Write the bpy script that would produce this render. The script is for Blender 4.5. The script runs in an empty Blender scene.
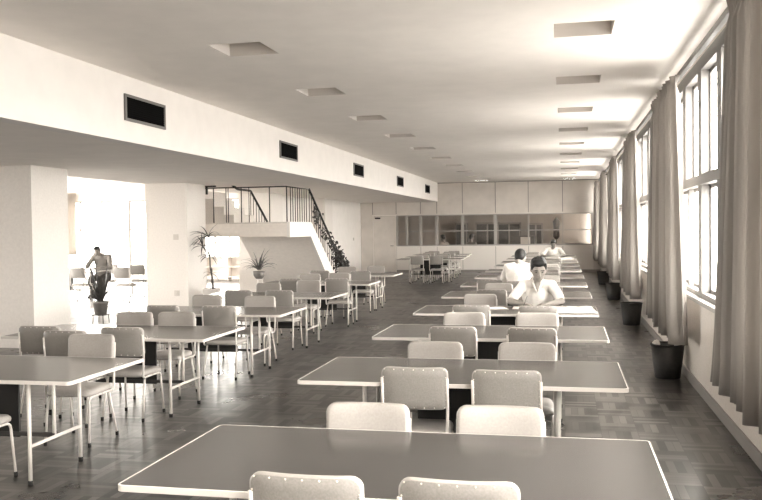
import bpy, bmesh, math, random
from mathutils import Vector, Matrix, noise
random.seed(7)
C = bpy.context.scene.collection
PI = math.pi

# ------------------------------------------------------------------ materials
def lin(c):
    return c/12.92 if c <= .04045 else ((c+.055)/1.055)**2.4
def sep(v, k=1.0):                      # a tone of the warm brown-grey print
    return (lin(v), lin(v*(1-.030*k)), lin(v*(1-.060*k)), 1)
def mat(name, v, rough=.6, k=1.0, metal=0, spec=.5, var=0.0, scale=20, bump=0.0, coat=0):
    m = bpy.data.materials.new(name); m.use_nodes = True
    nt = m.node_tree; b = nt.nodes['Principled BSDF']
    b.inputs['Base Color'].default_value = sep(v, k); b.inputs['Roughness'].default_value = rough
    b.inputs['Metallic'].default_value = metal; b.inputs['Specular IOR Level'].default_value = spec
    b.inputs['Coat Weight'].default_value = coat
    if var or bump:
        tc = nt.nodes.new('ShaderNodeTexCoord'); n = nt.nodes.new('ShaderNodeTexNoise')
        n.inputs['Scale'].default_value = scale; n.inputs['Detail'].default_value = 5
        nt.links.new(tc.outputs['Object'], n.inputs['Vector'])
        if var:
            r = nt.nodes.new('ShaderNodeValToRGB')
            r.color_ramp.elements[0].position = .3; r.color_ramp.elements[1].position = .7
            r.color_ramp.elements[0].color = sep(max(0, v-var), k); r.color_ramp.elements[1].color = sep(min(1, v+var), k)
            nt.links.new(n.outputs['Fac'], r.inputs['Fac']); nt.links.new(r.outputs['Color'], b.inputs['Base Color'])
        if bump:
            bp = nt.nodes.new('ShaderNodeBump'); bp.inputs['Strength'].default_value = bump; bp.inputs['Distance'].default_value = .01
            nt.links.new(n.outputs['Fac'], bp.inputs['Height']); nt.links.new(bp.outputs['Normal'], b.inputs['Normal'])
    return m
def m_floor():
    m = bpy.data.materials.new('parquet'); m.use_nodes = True
    nt = m.node_tree; N = nt.nodes; L = nt.links; b = N['Principled BSDF']
    g = N.new('ShaderNodeNewGeometry'); sx = N.new('ShaderNodeSeparateXYZ'); L.new(g.outputs['Position'], sx.inputs[0])
    cb = N.new('ShaderNodeCombineXYZ'); L.new(sx.outputs['Y'], cb.inputs['X']); L.new(sx.outputs['X'], cb.inputs['Y'])
    def brick(src):
        t = N.new('ShaderNodeTexBrick'); L.new(src, t.inputs['Vector'])
        t.offset = 0; t.inputs['Scale'].default_value = 1; t.inputs['Brick Width'].default_value = .30
        t.inputs['Row Height'].default_value = .06; t.inputs['Mortar Size'].default_value = .0018
        t.inputs['Color1'].default_value = sep(.15, 1.3); t.inputs['Color2'].default_value = sep(.41, 1.3)
        t.inputs['Mortar'].default_value = sep(.10, 1.3); t.inputs['Bias'].default_value = -.1
        return t
    b1 = brick(g.outputs['Position']); b2 = brick(cb.outputs[0])
    ck = N.new('ShaderNodeTexChecker'); ck.inputs['Scale'].default_value = 1/.30
    L.new(g.outputs['Position'], ck.inputs['Vector'])
    mx = N.new('ShaderNodeMix'); mx.data_type = 'RGBA'
    L.new(ck.outputs['Fac'], mx.inputs['Factor']); L.new(b1.outputs['Color'], mx.inputs['A']); L.new(b2.outputs['Color'], mx.inputs['B'])
    n = N.new('ShaderNodeTexNoise'); n.inputs['Scale'].default_value = 1.1; n.inputs['Detail'].default_value = 6
    L.new(g.outputs['Position'], n.inputs['Vector'])
    mr = N.new('ShaderNodeMapRange'); mr.inputs['From Min'].default_value = .3; mr.inputs['From Max'].default_value = .7
    mr.inputs['To Min'].default_value = .78; mr.inputs['To Max'].default_value = 1.25; L.new(n.outputs['Fac'], mr.inputs['Value'])
    mu = N.new('ShaderNodeVectorMath'); mu.operation = 'SCALE'; L.new(mx.outputs['Result'], mu.inputs[0]); L.new(mr.outputs[0], mu.inputs['Scale'])
    L.new(mu.outputs[0], b.inputs['Base Color'])
    r2 = N.new('ShaderNodeMapRange'); r2.inputs['From Min'].default_value = .3; r2.inputs['From Max'].default_value = .7
    r2.inputs['To Min'].default_value = .26; r2.inputs['To Max'].default_value = .37; L.new(n.outputs['Fac'], r2.inputs['Value'])
    L.new(r2.outputs[0], b.inputs['Roughness'])
    bp = N.new('ShaderNodeBump'); bp.inputs['Strength'].default_value = .12; bp.inputs['Distance'].default_value = .01
    rg = N.new('ShaderNodeRGBToBW'); L.new(mx.outputs['Result'], rg.inputs[0]); L.new(rg.outputs[0], bp.inputs['Height'])
    L.new(bp.outputs['Normal'], b.inputs['Normal'])
    return m
def m_glass(name='pane_glass', f=.96, tint=.96):
    m = bpy.data.materials.new(name); m.use_nodes = True; nt = m.node_tree; nt.nodes.clear()
    o = nt.nodes.new('ShaderNodeOutputMaterial'); t = nt.nodes.new('ShaderNodeBsdfTransparent'); t.inputs[0].default_value = sep(tint, .5)
    g = nt.nodes.new('ShaderNodeBsdfGlossy'); g.inputs['Roughness'].default_value = .02; g.inputs['Color'].default_value = (1, 1, 1, 1)
    mx = nt.nodes.new('ShaderNodeMixShader'); mx.inputs[0].default_value = f
    nt.links.new(g.outputs[0], mx.inputs[1]); nt.links.new(t.outputs[0], mx.inputs[2]); nt.links.new(mx.outputs[0], o.inputs[0])
    return m
def m_cloth(name, v, tr=.3, k=1):
    m = bpy.data.materials.new(name); m.use_nodes = True; nt = m.node_tree; N = nt.nodes; L = nt.links
    b = N['Principled BSDF']; b.inputs['Roughness'].default_value = .9; b.inputs['Specular IOR Level'].default_value = .1
    b.inputs['Base Color'].default_value = sep(v, k)
    t = N.new('ShaderNodeBsdfTranslucent'); t.inputs[0].default_value = sep(v, k)
    mx = N.new('ShaderNodeMixShader'); mx.inputs[0].default_value = tr
    tc = N.new('ShaderNodeTexCoord'); w = N.new('ShaderNodeTexNoise'); w.inputs['Scale'].default_value = 160; L.new(tc.outputs['Object'], w.inputs['Vector'])
    bp = N.new('ShaderNodeBump'); bp.inputs['Strength'].default_value = .15; bp.inputs['Distance'].default_value = .003
    L.new(w.outputs['Fac'], bp.inputs['Height']); L.new(bp.outputs['Normal'], b.inputs['Normal'])
    L.new(b.outputs[0], mx.inputs[1]); L.new(t.outputs[0], mx.inputs[2]); L.new(mx.outputs[0], N['Material Output'].inputs[0])
    return m

M = dict(
    ceil=mat('ceiling_plaster', .945, .9, k=.8, var=.012, scale=3, bump=.05),
    wall=mat('white_wall_plaster', .93, .85, k=.6, var=.01, scale=4),
    pier=mat('pier_plaster', .90, .85, k=.7, var=.015, scale=30, bump=.05),
    rwall=mat('window_wall_plaster', .86, .85, var=.03, scale=60, bump=.15),
    base=mat('baseboard_paint', .56, .5),
    panel=mat('partition_panel', .84, .55, var=.025, scale=2.5),
    lower=mat('partition_lower_panel', .90, .5, k=.8),
    joint=mat('panel_joint', .52, .8),
    wframe=mat('window_frame_paint', .66, .5, k=.7),
    wpost_shade=mat('window_post_shade', .44, .5, k=.7), glass=m_glass(), oglass=m_glass('partition_glass', .96, .93),  # post paint darkened, backlit shade put into its colour
    top=mat('table_laminate', .25, .20, var=.012, scale=60, spec=.5),
    edge=mat('table_edging', .80, .4, k=.8),
    steel=mat('painted_steel', .80, .35, k=.8),
    dark=mat('dark_board', .13, .5), darkbar=mat('dark_bar', .22, .5),
    vinyl=mat('chair_vinyl', .62, .42, var=.02, scale=90, bump=.06),
    vinyl_shade=mat('chair_vinyl_rear_shade', .53, .45, var=.03, scale=120, bump=.08),  # same vinyl, with the shade of the rear put into the colour
    stud=mat('chair_stud', .9, .3, metal=.6),
    rubber=mat('black_rubber', .12, .6),
    curtain=m_cloth('curtain_cloth', .62, .27), curtain2=m_cloth('light_curtain_cloth', .80, .45),
    rail=mat('curtain_rail_metal', .26, .4),
    grille=mat('vent_black', .03, 1, spec=.1), gframe=mat('vent_frame', .42, .5),
    iron=mat('black_iron', .09, .4), conc=mat('stair_plaster', .93, .85, var=.015, scale=12),
    concw=mat('stair_plaster_white', .92, .8, k=.6), tread=mat('stair_terrazzo', .84, .5, var=.06, scale=70),
    bin=mat('bin_dark', .17, .5, var=.02, scale=30), paper=mat('paper', .95, .8, k=.6), paper2=mat('newsprint', .80, .8, var=.05, scale=40),
    leaf=mat('leaf_green_grey', .24, .45, var=.05, scale=30), leaf2=mat('leaf_light', .36, .45, var=.06, scale=30),
    stem=mat('stem_bark', .34, .8), soil=mat('soil', .15, .95), pot=mat('pot_grey', .46, .6, var=.03, scale=20), potw=mat('pot_white', .88, .5, k=.7),
    skin=mat('skin', .60, .55, k=1.3), skind=mat('skin_tanned', .55, .55, k=1.3), hair=mat('dark_hair', .10, .6, bump=.5, scale=90),
    shirt=mat('white_shirt', .92, .9, k=.6, bump=.2, scale=14), shirtg=mat('grey_shirt', .50, .9, bump=.2, scale=14),
    trouser=mat('dark_trousers', .25, .9), shoe=mat('black_shoe', .1, .4), eye=mat('eye_dark', .08, .3),
    book=mat('book_dark', .22, .5), bookg=mat('book_grey', .5, .6), bookl=mat('book_light', .78, .6),
    cab=mat('cabinet_grey', .60, .5), cabd=mat('cabinet_dark', .30, .5), oglow=mat('office_wall', .74, .9),
    plate=mat('switch_plate', .80, .4), housing=mat('light_housing', .83, .8), lamp=mat('lamp_diffuser', .72, .5), floor=m_floor())

# ------------------------------------------------------------------ mesh helpers
def V(*a): return Vector(a)
def box(bm, x0, x1, y0, y1, z0, z1, mi=0):
    vs = [bm.verts.new((x, y, z)) for x in (x0, x1) for y in (y0, y1) for z in (z0, z1)]
    for f in ((0,1,3,2), (4,6,7,5), (0,4,5,1), (2,3,7,6), (0,2,6,4), (1,5,7,3)):
        bm.faces.new([vs[i] for i in f]).material_index = mi
    return vs
def rbox(bm, x0, x1, y0, y1, z0, z1, r=.01, seg=2, mi=0, axes='xyz'):
    t = bmesh.new(); box(t, x0, x1, y0, y1, z0, z1)
    bmesh.ops.recalc_face_normals(t, faces=t.faces)
    es = [e for e in t.edges if 'xyz'[max(range(3), key=lambda i: abs((e.verts[0].co-e.verts[1].co)[i]))] in axes]
    bmesh.ops.bevel(t, geom=es, offset=r, segments=seg, affect='EDGES', profile=.5)
    merge(bm, t, mi)
def merge(bm, t, mi=0, mtx=None):
    if mtx is not None: bmesh.ops.transform(t, matrix=mtx, verts=t.verts)
    mp = {v: bm.verts.new(v.co) for v in t.verts}
    for f in t.faces:
        try:
            g = bm.faces.new([mp[v] for v in f.verts]); g.material_index = mi; g.smooth = f.smooth
        except ValueError: pass
    t.free()
def tube(bm, pts, r, n=8, cap=True, mi=0, r2=None):
    pts = [Vector(p) for p in pts]; rings = []
    for i, p in enumerate(pts):
        d = (pts[min(i+1, len(pts)-1)]-pts[max(i-1, 0)]).normalized()
        a = d.cross(V(0, 0, 1)); a = d.cross(V(1, 0, 0)) if a.length < .15 else a
        a.normalize(); b = d.cross(a)
        if i and (rings[-1][1].dot(a) < 0): a = -a; b = -b
        rr = r if r2 is None else r+(r2-r)*i/(len(pts)-1)
        if callable(r): rr = r(i/(len(pts)-1))
        rings.append(([bm.verts.new(p+rr*(math.cos(2*PI*k/n)*a+math.sin(2*PI*k/n)*b)) for k in range(n)], a))
    for (A, _), (B, _) in zip(rings, rings[1:]):
        for k in range(n):
            f = bm.faces.new((A[k], A[(k+1) % n], B[(k+1) % n], B[k])); f.smooth = True; f.material_index = mi
    if cap:
        for R in (rings[0][0], rings[-1][0]): bm.faces.new(R).material_index = mi
def bend(pts, r=.05, n=5):
    pts = [Vector(p) for p in pts]; out = [pts[0]]
    for a, b, c in zip(pts, pts[1:], pts[2:]):
        p = b+(a-b).normalized()*r; q = b+(c-b).normalized()*r
        for i in range(n+1):
            t = i/n; out.append((1-t)**2*p+2*t*(1-t)*b+t*t*q)
    return out+[pts[-1]]
def lathe(bm, prof, n=24, o=(0, 0, 0), mi=0, cap=True):
    o = Vector(o); R = []
    for r, z in prof: R.append([bm.verts.new(o+V(r*math.cos(2*PI*k/n), r*math.sin(2*PI*k/n), z)) for k in range(n)])
    for A, B in zip(R, R[1:]):
        for k in range(n):
            f = bm.faces.new((A[k], A[(k+1) % n], B[(k+1) % n], B[k])); f.smooth = True; f.material_index = mi
    if cap:
        for r in (R[0], R[-1]): bm.faces.new(r)
def prism(bm, poly, axis, a, b, mi=0):
    def P(u, v, w): return {'x': (w, u, v), 'y': (u, w, v), 'z': (u, v, w)}[axis]
    A = [bm.verts.new(P(u, v, a)) for u, v in poly]; B = [bm.verts.new(P(u, v, b)) for u, v in poly]
    n = len(poly); fs = [bm.faces.new(A), bm.faces.new(B)]
    for i in range(n): fs.append(bm.faces.new((A[i], A[(i+1) % n], B[(i+1) % n], B[i])))
    for f in fs: f.material_index = mi
def quad(bm, a, b, c, d, mi=0):
    bm.faces.new([bm.verts.new(p) for p in (a, b, c, d)]).material_index = mi
def obj(name, bm, mats, parent=None, loc=None, rz=0):
    bmesh.ops.recalc_face_normals(bm, faces=bm.faces)
    me = bpy.data.meshes.new(name); bm.to_mesh(me); bm.free()
    for m in (mats if isinstance(mats, (list, tuple)) else [mats]): me.materials.append(m)
    o = bpy.data.objects.new(name, me); C.objects.link(o)
    if parent: o.parent = parent
    if loc is not None: o.location = loc
    o.rotation_euler.z = rz
    return o
def mk(f):
    bm = bmesh.new(); f(bm); return bm
def tag(o, label, cat, group=None):
    o['label'] = label; o['category'] = cat
    if group: o['group'] = group
    return o
def thing(name, label, cat, loc=(0, 0, 0), rz=0, group=None):
    o = bpy.data.objects.new(name, None); C.objects.link(o); o.location = loc; o.rotation_euler.z = rz
    o.empty_display_size = .1
    return tag(o, label, cat, group)
def struct(name, bm, m, parent=None, **k):
    o = obj(name, bm, m, parent, **k); o['kind'] = 'structure'; return o
def dup(root, loc, rz, label, group=None):
    r = root.copy(); C.objects.link(r); r.location = loc; r.rotation_euler.z = rz
    r['label'] = label
    if group: r['group'] = group
    for ch in list(root.children):
        c = ch.copy(); C.objects.link(c); c.parent = r
        for g in ch.children:
            d = g.copy(); C.objects.link(d); d.parent = c
    return r

# ------------------------------------------------------------------ the room
XW, XL, HC, HL, YF, Y0 = 1.37, -4.83, 3.512, 2.77, 33.45, -3.0
XX, YB = -18.8, 29.0                       # far side of the lower left area
bm = bmesh.new(); box(bm, XX-.3, XW+.3, Y0, 40, -.15, 0); struct('floor', bm, M['floor'])
LY = [4.95+2.72*k for k in range(11)]; LXr, LXl = (-.075, .445), (-3.295, -2.775)
xs = [XL, LXl[0], LXl[1], LXr[0], LXr[1], XW+.3]
ys = [Y0]
for y in LY: ys += [y, y+.56]
ys.append(40)
bm = bmesh.new()
for i in range(5):
    for j in range(len(ys)-1):
        if i in (1, 3) and j % 2 == 1: continue
        quad(bm, (xs[i], ys[j], HC), (xs[i+1], ys[j], HC), (xs[i+1], ys[j+1], HC), (xs[i], ys[j+1], HC))
quad(bm, (XL, Y0, HC+.4), (XW+.3, Y0, HC+.4), (XW+.3, 40, HC+.4), (XL, 40, HC+.4))
bmesh.ops.remove_doubles(bm, verts=bm.verts, dist=1e-4)
struct('ceiling', bm, M['ceil'])
bm = bmesh.new(); box(bm, -8.8, XL-.002, Y0, 40, HL, HC+.1); struct('ceiling_low', bm, M['ceil'])
bm = bmesh.new(); box(bm, XX-.3, -8.8, Y0, 30, HC, HC+.1); struct('ceiling_left', bm, M['ceil'])
bm = bmesh.new(); box(bm, XL-.2, XL, Y0, YF, HL-.001, HC+.02); struct('wall_bulkhead', bm, M['wall'])
# ceiling lights
ORD = 'nearest second third fourth fifth sixth seventh eighth ninth tenth eleventh twelfth'.split()
def light_bm(bm):
    w, d, h = .26, .28, .3
    for a in ((-w, -w-.008, -d, d), (w, w+.008, -d, d), (-w, w, -d, -d-.008), (-w, w, d, d+.008)):
        box(bm, min(a[:2]), max(a[:2]), min(a[2:]), max(a[2:]), 0, h)
    box(bm, -w, w, -d, d, h, h+.008)
lt0 = None
for side, lx, wd in (('l', LXl, 'left'), ('r', LXr, 'right')):
    for i, y in enumerate(LY):
        p = ((lx[0]+lx[1])/2, y+.28, HC+.001)
        if i == 0: lab = 'square recessed ceiling light overhead above the first tables, %s line' % wd
        elif i < 10: lab = 'square recessed ceiling light, %s in view along the %s line of lights' % (ORD[i-1], wd)
        else: lab = 'square recessed ceiling light, farthest in the %s line beside the glazed partition' % wd
        if lt0 is None:
            lt0 = thing('ceiling_light', lab, 'ceiling light', p, 0, 'recessed ceiling lights')
            obj('housing', mk(light_bm), M['housing'], lt0)
            obj('diffuser', mk(lambda b: box(b, -.22, .22, -.24, .24, .27, .3)), M['lamp'], lt0)
        else: dup(lt0, p, 0, lab)
# vents in the bulkhead face
def vent_parts(t):
    bm = bmesh.new(); box(bm, 0, .012, -.47, .47, -.12, .12)
    obj('grille_back', bm, M['grille'], t)
    bm = bmesh.new()
    for a in ((-.5, .5, .12, .15), (-.5, .5, -.15, -.12), (-.5, -.465, -.12, .12), (.465, .5, -.12, .12)): box(bm, 0, .022, a[0], a[1], a[2], a[3])
    obj('frame', bm, M['gframe'], t)
    bm = bmesh.new()
    for k in range(9):
        z = -.1+k*.025; box(bm, .012, .018, -.465, .465, z-.003, z+.003)
    obj('louvres', bm, M['grille'], t)
v0 = None
for i, y in enumerate((3.95, 9.37, 14.77, 20.15, 25.53, 30.85)):
    lab = ('black air vent in the white bulkhead beside the first tables' if i == 0 else
           'black rectangular air vent in the white bulkhead, %s in view' % ('farthest' if i == 5 else ORD[i-1]))
    if v0 is None:
        v0 = thing('air_vent', lab, 'air vent', (XL, y, 3.155), 0, 'air vents along the bulkhead'); vent_parts(v0)
    else: dup(v0, (XL, y, 3.155), 0, lab)

# right wall with window bays
cols = [12.0+5.4*k for k in range(-3, 6)]
HW = .45
bm = bmesh.new()
box(bm, XW, XW+.3, Y0, 40, 0, 1.0); box(bm, XW, XW+.3, Y0, 40, 3.44, HC)
for c in cols: box(bm, XW, XW+.3, c-HW, c+HW, 1.0, 3.44)
bm.faces.ensure_lookup_table(); struct('wall_right', bm, M['rwall'])
bm = bmesh.new(); rbox(bm, XW-.018, XW, Y0, YF, 0, .115, .006); struct('baseboard_right', bm, M['base'])
wn = 0
for ca, cb in zip(cols, cols[1:]):
    a, b = ca+HW, cb-HW; wn += 1
    w = bpy.data.objects.new('window_%d' % wn, None); C.objects.link(w); w.location = (XW, (a+b)/2, 1.0); w['kind'] = 'structure'
    h = (b-a)/2
    bm = bmesh.new(); n = 4
    TZ = 2.44
    box(bm, .0, .12, -h, h, 0, .05); box(bm, .0, .12, -h, h, TZ-.13, TZ); box(bm, -.02, .12, -h, h, 1.15, 1.25)
    for k in range(n+1):
        y = -h+2*h*k/n; wd = .115 if 0 < k < n else .06
        y = max(-h+wd, min(h-wd, y)); box(bm, .0, .12, y-wd, y+wd, 1.25, TZ-.13)
        wl = wd if k != 3 else .045
        if k == 3 : y += .0
        box(bm, .0 if k != 3 else .04, .12, y-wl, y+wl, .05, 1.15)
    f = obj('window_frame', bm, M['wpost_shade'], w); f['kind'] = 'structure'
    bm = bmesh.new()
    for k in range(n):
        for z0, z1, wd in ((.05, 1.15, .115), (1.25, TZ-.13, .115)):
            y0, y1 = -h+2*h*k/n+wd, -h+2*h*(k+1)/n-wd
            for q in ((y0, y0+.03, z0, z1), (y1-.03, y1, z0, z1), (y0, y1, z0, z0+.035), (y0, y1, z1-.035, z1)): box(bm, .085, .115, *q)
    f = obj('casement', bm, M['wpost_shade'], w); f['kind'] = 'structure'
    f = obj('pane', mk(lambda q: quad(q, (.105, -h, .06), (.105, h, .06), (.105, h, TZ-.05), (.105, -h, TZ-.05))), M['glass'], w); f['kind'] = 'structure'
    bm = bmesh.new(); rbox(bm, -.07, .12, -h-.03, h+.03, -.045, 0.0, .008); f = obj('window_sill', bm, M['wframe'], w); f['kind'] = 'structure'
    # the light of the sky through this opening
    li = bpy.data.lights.new('daylight', 'AREA'); li.shape = 'RECTANGLE'; li.size = 2.3; li.size_y = 2*h
    li.cycles.is_portal = True
    lo = bpy.data.objects.new('daylight_portal', li); C.objects.link(lo); lo.location = (XW+.26, (a+b)/2, 2.18); lo.rotation_euler = (0, PI/2, 0)

# curtains
def curtain(name, lab, x, c, ya, yb, yta, ytb, z0, z1, folds, amp, m, group, ph=0):
    NU, NV = folds*12, 26; rnd = random.Random(int(ya*100))
    cuts = [rnd.uniform(-.35, .35) for _ in range(folds*2+3)]
    bm = bmesh.new(); G = []
    for j in range(NV+1):
        v = j/NV; z = z0+(z1-z0)*v; t = v**.8
        pin = math.exp(-((v-.965)/.02)**2)
        row = []
        for i in range(NU+1):
            u = i/NU
            y = (ya+(yb-ya)*u)*(1-t)+(yta+(ytb-yta)*u)*t
            w = u*folds*2*PI+ph+cuts[int(u*folds*2)]*math.sin(v*3)*.5
            s = math.sin(w)+.35*math.sin(2.3*w+1.7+v*1.2)
            A = amp*(1-.45*v)*(1-.6*pin)
            row.append(bm.verts.new((x-c[0]+A*s, y-c[1]+.25*A*math.cos(w*1.1), z+.012*math.sin(w*.37+ya)*(1-v))))
        G.append(row)
    for j in range(NV):
        for i in range(NU):
            bm.faces.new((G[j][i], G[j][i+1], G[j+1][i+1], G[j+1][i])).smooth = True
    o = obj(name, bm, m, None, loc=(c[0], c[1], 0)); tag(o, lab, 'curtain', group)
    s = o.modifiers.new('thick', 'SOLIDIFY'); s.thickness = .004
    return o
names_c = ['nearest the camera', 'at the right edge of the view', 'second along the windows', 'third along the windows', 'fourth along the windows', 'beside the far partition']
for k in range(-1, 5):
    cc = 12.0+5.4*k; A, Bm, D = cc-2.75, cc-.95, cc+(.52 if k < 0 else .4 if k == 0 else .7)
    if k == 4: D = cc-.3
    nm = names_c[k+1]
    curtain('curtain', 'long pleated curtain, near half of the pair %s' % nm, 1.17, (1.2, A+.8), A, Bm, A+.38, Bm-.1, .50+.02*(k % 2), 3.35, 6, .085, M['curtain'], 'window curtains', .5*k)
    curtain('curtain', 'long pleated curtain, far half of the pair %s' % nm, 1.18, (1.2, Bm+.7), Bm+.02, D, Bm+.05, cc-.1 if k < 4 else cc-.5, .53, 3.34, 5, .080, M['curtain'], 'window curtains', 1+k)
curtain('curtain', 'pale curtain added to dim the office window behind the partition glass', 1.16, (1.2, 36.5), 34.6, 37.4, 34.9, 37.3, .6, 3.3, 8, .06, M['curtain2'], None)  # added curtain, cuts the glare on the office back wall
bm = bmesh.new(); rbox(bm, 1.225, 1.275, 0, YF-.05, 3.345, 3.40, .006); 
for y in [1.2+5.4*i for i in range(6)]: box(bm, 1.27, 1.37, y-.01, y+.01, 3.36, 3.385)
tag(obj('curtain_rail', bm, M['rail']), 'long dark curtain rail running above the windows under the ceiling', 'curtain rail')

# far partition ------------------------------------------------------------
yf = YF
J = [-7.93, -7.46, -6.50, -5.52, -4.87, -3.86, -2.58, -1.32, -.03, 1.10]
bm = bmesh.new()
box(bm, -7.46, -6.50, yf, yf+.08, 2.28, HL); box(bm, -7.93, -7.46, yf, yf+.08, 0, HL)
box(bm, -6.50, -4.87, yf, yf+.08, 2.25, HL); box(bm, -4.87, XW, yf, yf+.08, 2.25, HC); box(bm, 1.10, XW, yf, yf+.08, 0, 2.25)
box(bm, -6.50, 1.10, yf, yf+.08, 0, 1.03, 1)
for x in J[1:-1]:
    z1 = HL if x < -4.9 else HC
    box(bm, x-.012, x+.012, yf-.003, yf+.01, 2.30, z1, 2)
for x in J[2:-1]: box(bm, x-.008, x+.008, yf-.003, yf+.01, .1, 1.0, 2)
box(bm, -4.9, XW, yf-.004, yf+.01, HC-.03, HC, 2)
struct('wall_far', bm, [M['panel'], M['lower'], M['joint']])
bm = bmesh.new(); box(bm, -6.5, XW, yf-.015, yf, 0, .09); struct('baseboard_far', bm, M['base'])
wp = bpy.data.objects.new('window_20', None); C.objects.link(wp); wp['kind'] = 'structure'; wp.location = (-2.7, yf, 1.03)
bm = bmesh.new(); ox = 2.7
box(bm, -6.5+ox, 1.1+ox, -.03, .10, 0, .045); box(bm, -6.5+ox, 1.1+ox, -.03, .10, 1.18, 1.22)
for x, w in ((-6.47, .04), (-6.08, .04), (-5.52, .05), (-4.87, .06), (-3.86, .05), (-2.58, .06), (-1.32, .02), (-.03, .02), (1.07, .03)): box(bm, x+ox-w, x+ox+w, -.03, .10, .045, 1.18)
box(bm, -6.5+ox, 1.1+ox, .02, .07, .56, .60)
f = obj('window_frame', bm, M['wframe'], wp); f['kind'] = 'structure'
f = obj('pane', mk(lambda q: quad(q, (-6.5+ox, .05, .04), (1.1+ox, .05, .04), (1.1+ox, .05, 1.18), (-6.5+ox, .05, 1.18))), M['oglass'], wp); f['kind'] = 'structure'
# the door
d = bpy.data.objects.new('door_1', None); C.objects.link(d); d['kind'] = 'structure'; d.location = (-6.98, yf, 0)
for nm, bmf, mm in (('door_leaf', lambda q: rbox(q, -.44, .44, .01, .05, .01, 2.22, .004), M['panel']),
                    ('door_frame', lambda q: [box(q, -.48, -.445, -.015, .07, 0, 2.28), box(q, .445, .48, -.015, .07, 0, 2.28), box(q, -.48, .48, -.015, .07, 2.235, 2.28)], M['lower']),
                    ('door_handle', lambda q: tube(q, bend([(.36, .0, 1.05), (.36, -.06, 1.05), (.24, -.06, 1.05)], .02), .011), M['gframe']),
                    ('door_closer', lambda q: [rbox(q, -.38, -.16, -.05, .01, 2.12, 2.18, .008), box(q, -.3, -.22, -.1, -.05, 2.17, 2.185)], M['iron'])):
    o = obj(nm, mk(bmf), mm, d); o['kind'] = 'structure'
# office behind the glass
bm = bmesh.new(); box(bm, -7.93, XW, 37.6, 37.8, 0, 3.5); struct('wall_office', bm, M['oglow'])
bm = bmesh.new(); box(bm, -8.1, -7.93, YF, 37.8, 0, 3.5); struct('wall_office_left', bm, M['oglow'])

# left area: piers, walls, windows
def pier(y, nm):
    bm = bmesh.new(); box(bm, -8.8, -7.84, y, y+.97, 0, HL); return struct(nm, bm, M['pier'])
for i, y in enumerate((0.75, 6.15, 11.55, 17.0, 22.4, 27.8)): 
    if i > 1: pier(y, 'wall_pier_%d' % (i-1))
bm = bmesh.new(); box(bm, -11.5, -8.8, 11.6, 12.4, 0, HC); struct('wall_cross_near', bm, M['pier'])
bm = bmesh.new(); box(bm, -8.5, -8.3, 23.35, 27.8, 0, HL); box(bm, -8.3, -7.95, 28.75, YF, 0, HL); struct('wall_left_inner', bm, M['wall'])
WZ0, WZ1 = .35, 2.9
def wall_holes(bm, spans, u0, u1, axis, w, z1, za=WZ0, zb=WZ1):
    P = (lambda a, b, c, d: box(bm, a, b, w[0], w[1], c, d)) if axis == 'x' else (lambda a, b, c, d: box(bm, w[0], w[1], a, b, c, d))
    P(u0, u1, 0, za); P(u0, u1, zb, z1); p = u0
    for a, b in spans: P(p, a, za, zb); p = b
    P(p, u1, za, zb)
wx = [(-18.6, -15.9), (-15.7, -13.1), (-12.9, -11.2), (-11.0, -9.2)]
bm = bmesh.new(); wall_holes(bm, wx, XX, -8.5, 'x', (YB, YB+.25), HC); struct('wall_left_far', bm, M['wall'])
fill_wy = [(-2.4+4.5*k, 1.8+4.5*k) for k in range(2, 7)]  # unseen left-wall windows, added to bring more light into the left area
bm = bmesh.new(); wall_holes(bm, fill_wy, Y0, YB+.25, 'y', (XX-.25, XX), HC); struct('wall_left', bm, M['wall'])
wb = []
bm = bmesh.new(); wall_holes(bm, wb, XX, XW+.3, 'x', (Y0-.25, Y0), HC+.1, WZ0, 2.6); struct('wall_behind', bm, M['wall'])
def lwin(n, cx, cy, half, rz, h):
    w = bpy.data.objects.new('window_%d' % n, None); C.objects.link(w); w.location = (cx, cy, WZ0); w['kind'] = 'structure'
    w.rotation_euler.z = rz
    bm = bmesh.new()
    box(bm, -half, half, .05, .15, 0, .06); box(bm, -half, half, .05, .15, h-.06, h)
    for k in range(4):
        x = -half+.03+(2*half-.06)*k/3; box(bm, x-.03, x+.03, .05, .15, .06, h-.06)
    box(bm, -half, half, .06, .14, 1.45, 1.5)
    f = obj('window_frame', bm, M['wframe'], w); f['kind'] = 'structure'
    f = obj('pane', mk(lambda q: quad(q, (-half, .1, .03), (half, .1, .03), (half, .1, h-.03), (-half, .1, h-.03))), M['glass'], w); f['kind'] = 'structure'
    li = bpy.data.lights.new('daylight', 'AREA'); li.shape = 'RECTANGLE'; li.size = 2*half; li.size_y = h; li.cycles.is_portal = True
    lo = bpy.data.objects.new('daylight_portal', li); C.objects.link(lo); lo.parent = w; lo.location = (0, .22, h/2); lo.rotation_euler = (-PI/2, 0, 0)
for i, (a, b) in enumerate(wx): lwin(30+i, (a+b)/2, YB, (b-a)/2, 0, WZ1-WZ0)
for i, (a, b) in enumerate(fill_wy): lwin(35+i, XX, (a+b)/2, (b-a)/2, PI/2, WZ1-WZ0)
for i, (a, b) in enumerate(wb): lwin(43+i, (a+b)/2, Y0, (b-a)/2, PI, 2.6-WZ0)
def flat_curtain(lab, x0, x1, y, z0, z1):
    bm = bmesh.new(); G = []
    n = 60
    for j in range(9):
        z = z0+(z1-z0)*j/8
        G.append([bm.verts.new((x0+(x1-x0)*i/n-x0, .05*math.sin(i*.75)+.01*math.sin(i*1.9), z)) for i in range(n+1)])
    for j in range(8):
        for i in range(n): bm.faces.new((G[j][i], G[j][i+1], G[j+1][i+1], G[j+1][i])).smooth = True
    o = obj('curtain', bm, M['curtain2'], None, loc=(x0, y, 0)); tag(o, lab, 'curtain')
    s = o.modifiers.new('thick', 'SOLIDIFY'); s.thickness = .004
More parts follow.
